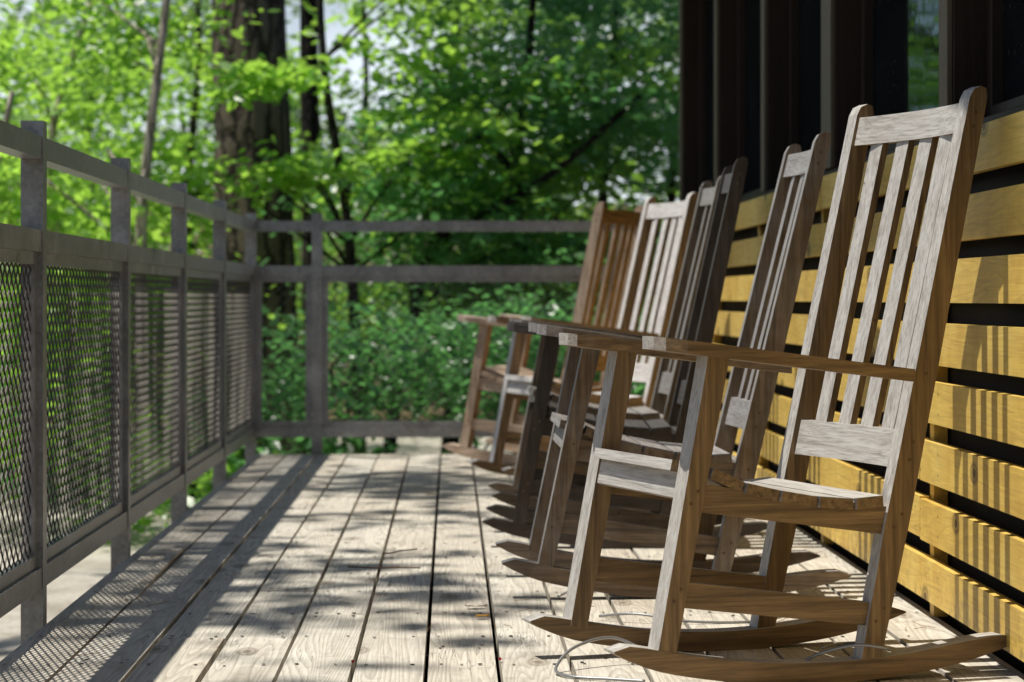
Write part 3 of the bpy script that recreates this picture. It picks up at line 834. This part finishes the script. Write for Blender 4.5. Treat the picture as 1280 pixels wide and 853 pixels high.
# --- tall trees whose crowns stand over the deck (out of frame) and shade it
tree('overhanging_tree', 'tall broadleaf tree beside the deck whose crown dapples the boards with shade', (-6.0, 7.8, GZ),
     [(0, 0, -.2), (.1, 0, 4), (.5, 0, 9), (1.1, .1, 13.6)], (.2, .08), M_BARK,
     [((1.95, -3.0, 10.8), (.9, 2.1, .7)), ((2.0, .4, 11.0), (1.0, 2.0, .7)), ((2.2, 3.6, 10.7), (1.2, 2.2, .7))], M_LG, .17, 48, 32, .42, 81, limbs=20)
tree('overhanging_tree', 'tall dense tree beyond the deck end whose high crown darkens the woods', (1.2, 27.0, GZ),
     [(0, 0, -.2), (.0, 0, 4), (.1, 0, 8), (.0, .1, 13)], (.17, .08), M_BARK,
     [((-1.0, -7.5, 8.6), (2.2, 3.2, 1.3)), ((-.6, -3.0, 9.3), (2.4, 3.0, 1.5)), ((2.0, -7.0, 9.0), (2.2, 3.0, 1.2))], M_LD, .17, 40, 36, .5, 82, limbs=24)

# --- far woods: one mass
rng = np.random.default_rng(5)
C = []
for k in range(360):
    d = rng.uniform(29, 44); x = rng.uniform(-.27, .24)*d*1.15
    z = GZ+.9+rng.uniform(0, 1)**1.0*7.0
    if 395 < 564+3022*x/d < 570 and pz_at(150, d) < z: continue
    C.append((x, d, z))
C2 = [(rng.uniform(8, 34)*rng.choice([-1, 1]), rng.uniform(34, 60), rng.uniform(0, 9)) for k in range(160)]
P = np.concatenate([sprays(rng, C, 130, .8, .45), sprays(rng, C2, 70, 1.5, .5)])
w = leaf_object('woods', P, .15, M_LB, None, rng, .8)
tag(w, 'far green woods closing the view behind the trees', 'woods', None, 'stuff')
# trunks inside the far woods
for i, (px, d, r) in enumerate([(455, 30, .13), (590, 33, .16), (690, 31, .12), (150, 31, .14), (790, 36, .2), (40, 34, .16), (530, 40, .2)]):
    pass

# ------------------------------------------------------------------ world, sun, camera
el = math.atan(1/math.hypot(SUNX, SUNY))
sd = Vector((-SUNX, -SUNY, 1)).normalized()
w = bpy.data.worlds.new('World'); SC.world = w; w.use_nodes = True
nt = w.node_tree; bg = nt.nodes['Background']
sky = nt.nodes.new('ShaderNodeTexSky'); sky.sky_type = 'NISHITA'; sky.sun_disc = False
sky.sun_elevation = el; sky.sun_rotation = math.atan2(sd.x, sd.y)
sky.air_density = 1.0; sky.dust_density = .6; sky.ozone_density = 1.2
tcw = nt.nodes.new('ShaderNodeTexCoord'); sepw = nt.nodes.new('ShaderNodeSeparateXYZ'); nt.links.new(tcw.outputs['Generated'], sepw.inputs[0])
hz = nt.nodes.new('ShaderNodeMapRange'); hz.interpolation_type = 'SMOOTHSTEP'; nt.links.new(sepw.outputs['Z'], hz.inputs[0])
hz.inputs[1].default_value = .1; hz.inputs[2].default_value = .34; hz.inputs[3].default_value = 1; hz.inputs[4].default_value = 0
cn = nt.nodes.new('ShaderNodeTexNoise'); cn.inputs['Scale'].default_value = 3.2; cn.inputs['Detail'].default_value = 6; nt.links.new(tcw.outputs['Generated'], cn.inputs['Vector'])
cr_ = nt.nodes.new('ShaderNodeMapRange'); nt.links.new(cn.outputs[0], cr_.inputs[0]); cr_.inputs[1].default_value = .38; cr_.inputs[2].default_value = .6
mm = nt.nodes.new('ShaderNodeMath'); mm.operation = 'MULTIPLY'; nt.links.new(hz.outputs[0], mm.inputs[0]); nt.links.new(cr_.outputs[0], mm.inputs[1])
cm = nt.nodes.new('ShaderNodeMix'); cm.data_type = 'RGBA'; hy = nt.nodes.new('ShaderNodeMapRange'); hy.interpolation_type = 'SMOOTHSTEP'; nt.links.new(sepw.outputs['Y'], hy.inputs[0]); hy.inputs[1].default_value = -.3; hy.inputs[2].default_value = .15
m3 = nt.nodes.new('ShaderNodeMath'); m3.operation = 'MULTIPLY'; nt.links.new(mm.outputs[0], m3.inputs[0]); nt.links.new(hy.outputs[0], m3.inputs[1])
nt.links.new(m3.outputs[0], cm.inputs[0]); nt.links.new(sky.outputs[0], cm.inputs[6]); cm.inputs[7].default_value = (22, 23.5, 26, 1)  # added bright horizon haze, dropped behind the camera to keep chair sides dark
nt.links.new(cm.outputs[2], bg.inputs[0]); bg.inputs[1].default_value = .07
sl = bpy.data.lights.new('sun', 'SUN'); sl.energy = 5.0; sl.angle = R(.53); sl.color = (1, .955, .865)
so = bpy.data.objects.new('sun', sl); COL.objects.link(so)
so.rotation_euler = sd.to_track_quat('Z', 'Y').to_euler(); so.location = (-4, 0, 12)

cam = bpy.data.cameras.new('camera'); co = bpy.data.objects.new('camera', cam); COL.objects.link(co)
co.location = (0, 0, .738); co.rotation_euler = (R(90), 0, 0)
cam.sensor_width = 36; cam.lens = 85; cam.shift_x = 76/1280; cam.shift_y = -53.5/1280
cam.clip_start = .05; cam.clip_end = 2000
cam.dof.use_dof = True; cam.dof.focus_distance = 4.95; cam.dof.aperture_fstop = 5.4; cam.dof.aperture_blades = 9
SC.camera = co

SC.view_settings.view_transform = 'Standard'; SC.view_settings.look = 'None'
SC.view_settings.exposure = 0; SC.view_settings.gamma = 1
SC.render.engine = 'CYCLES'
SC.cycles.use_denoising = True
SC.cycles.max_bounces = 8; SC.cycles.diffuse_bounces = 4; SC.cycles.transparent_max_bounces = 12
SC.cycles.sample_clamp_indirect = 6
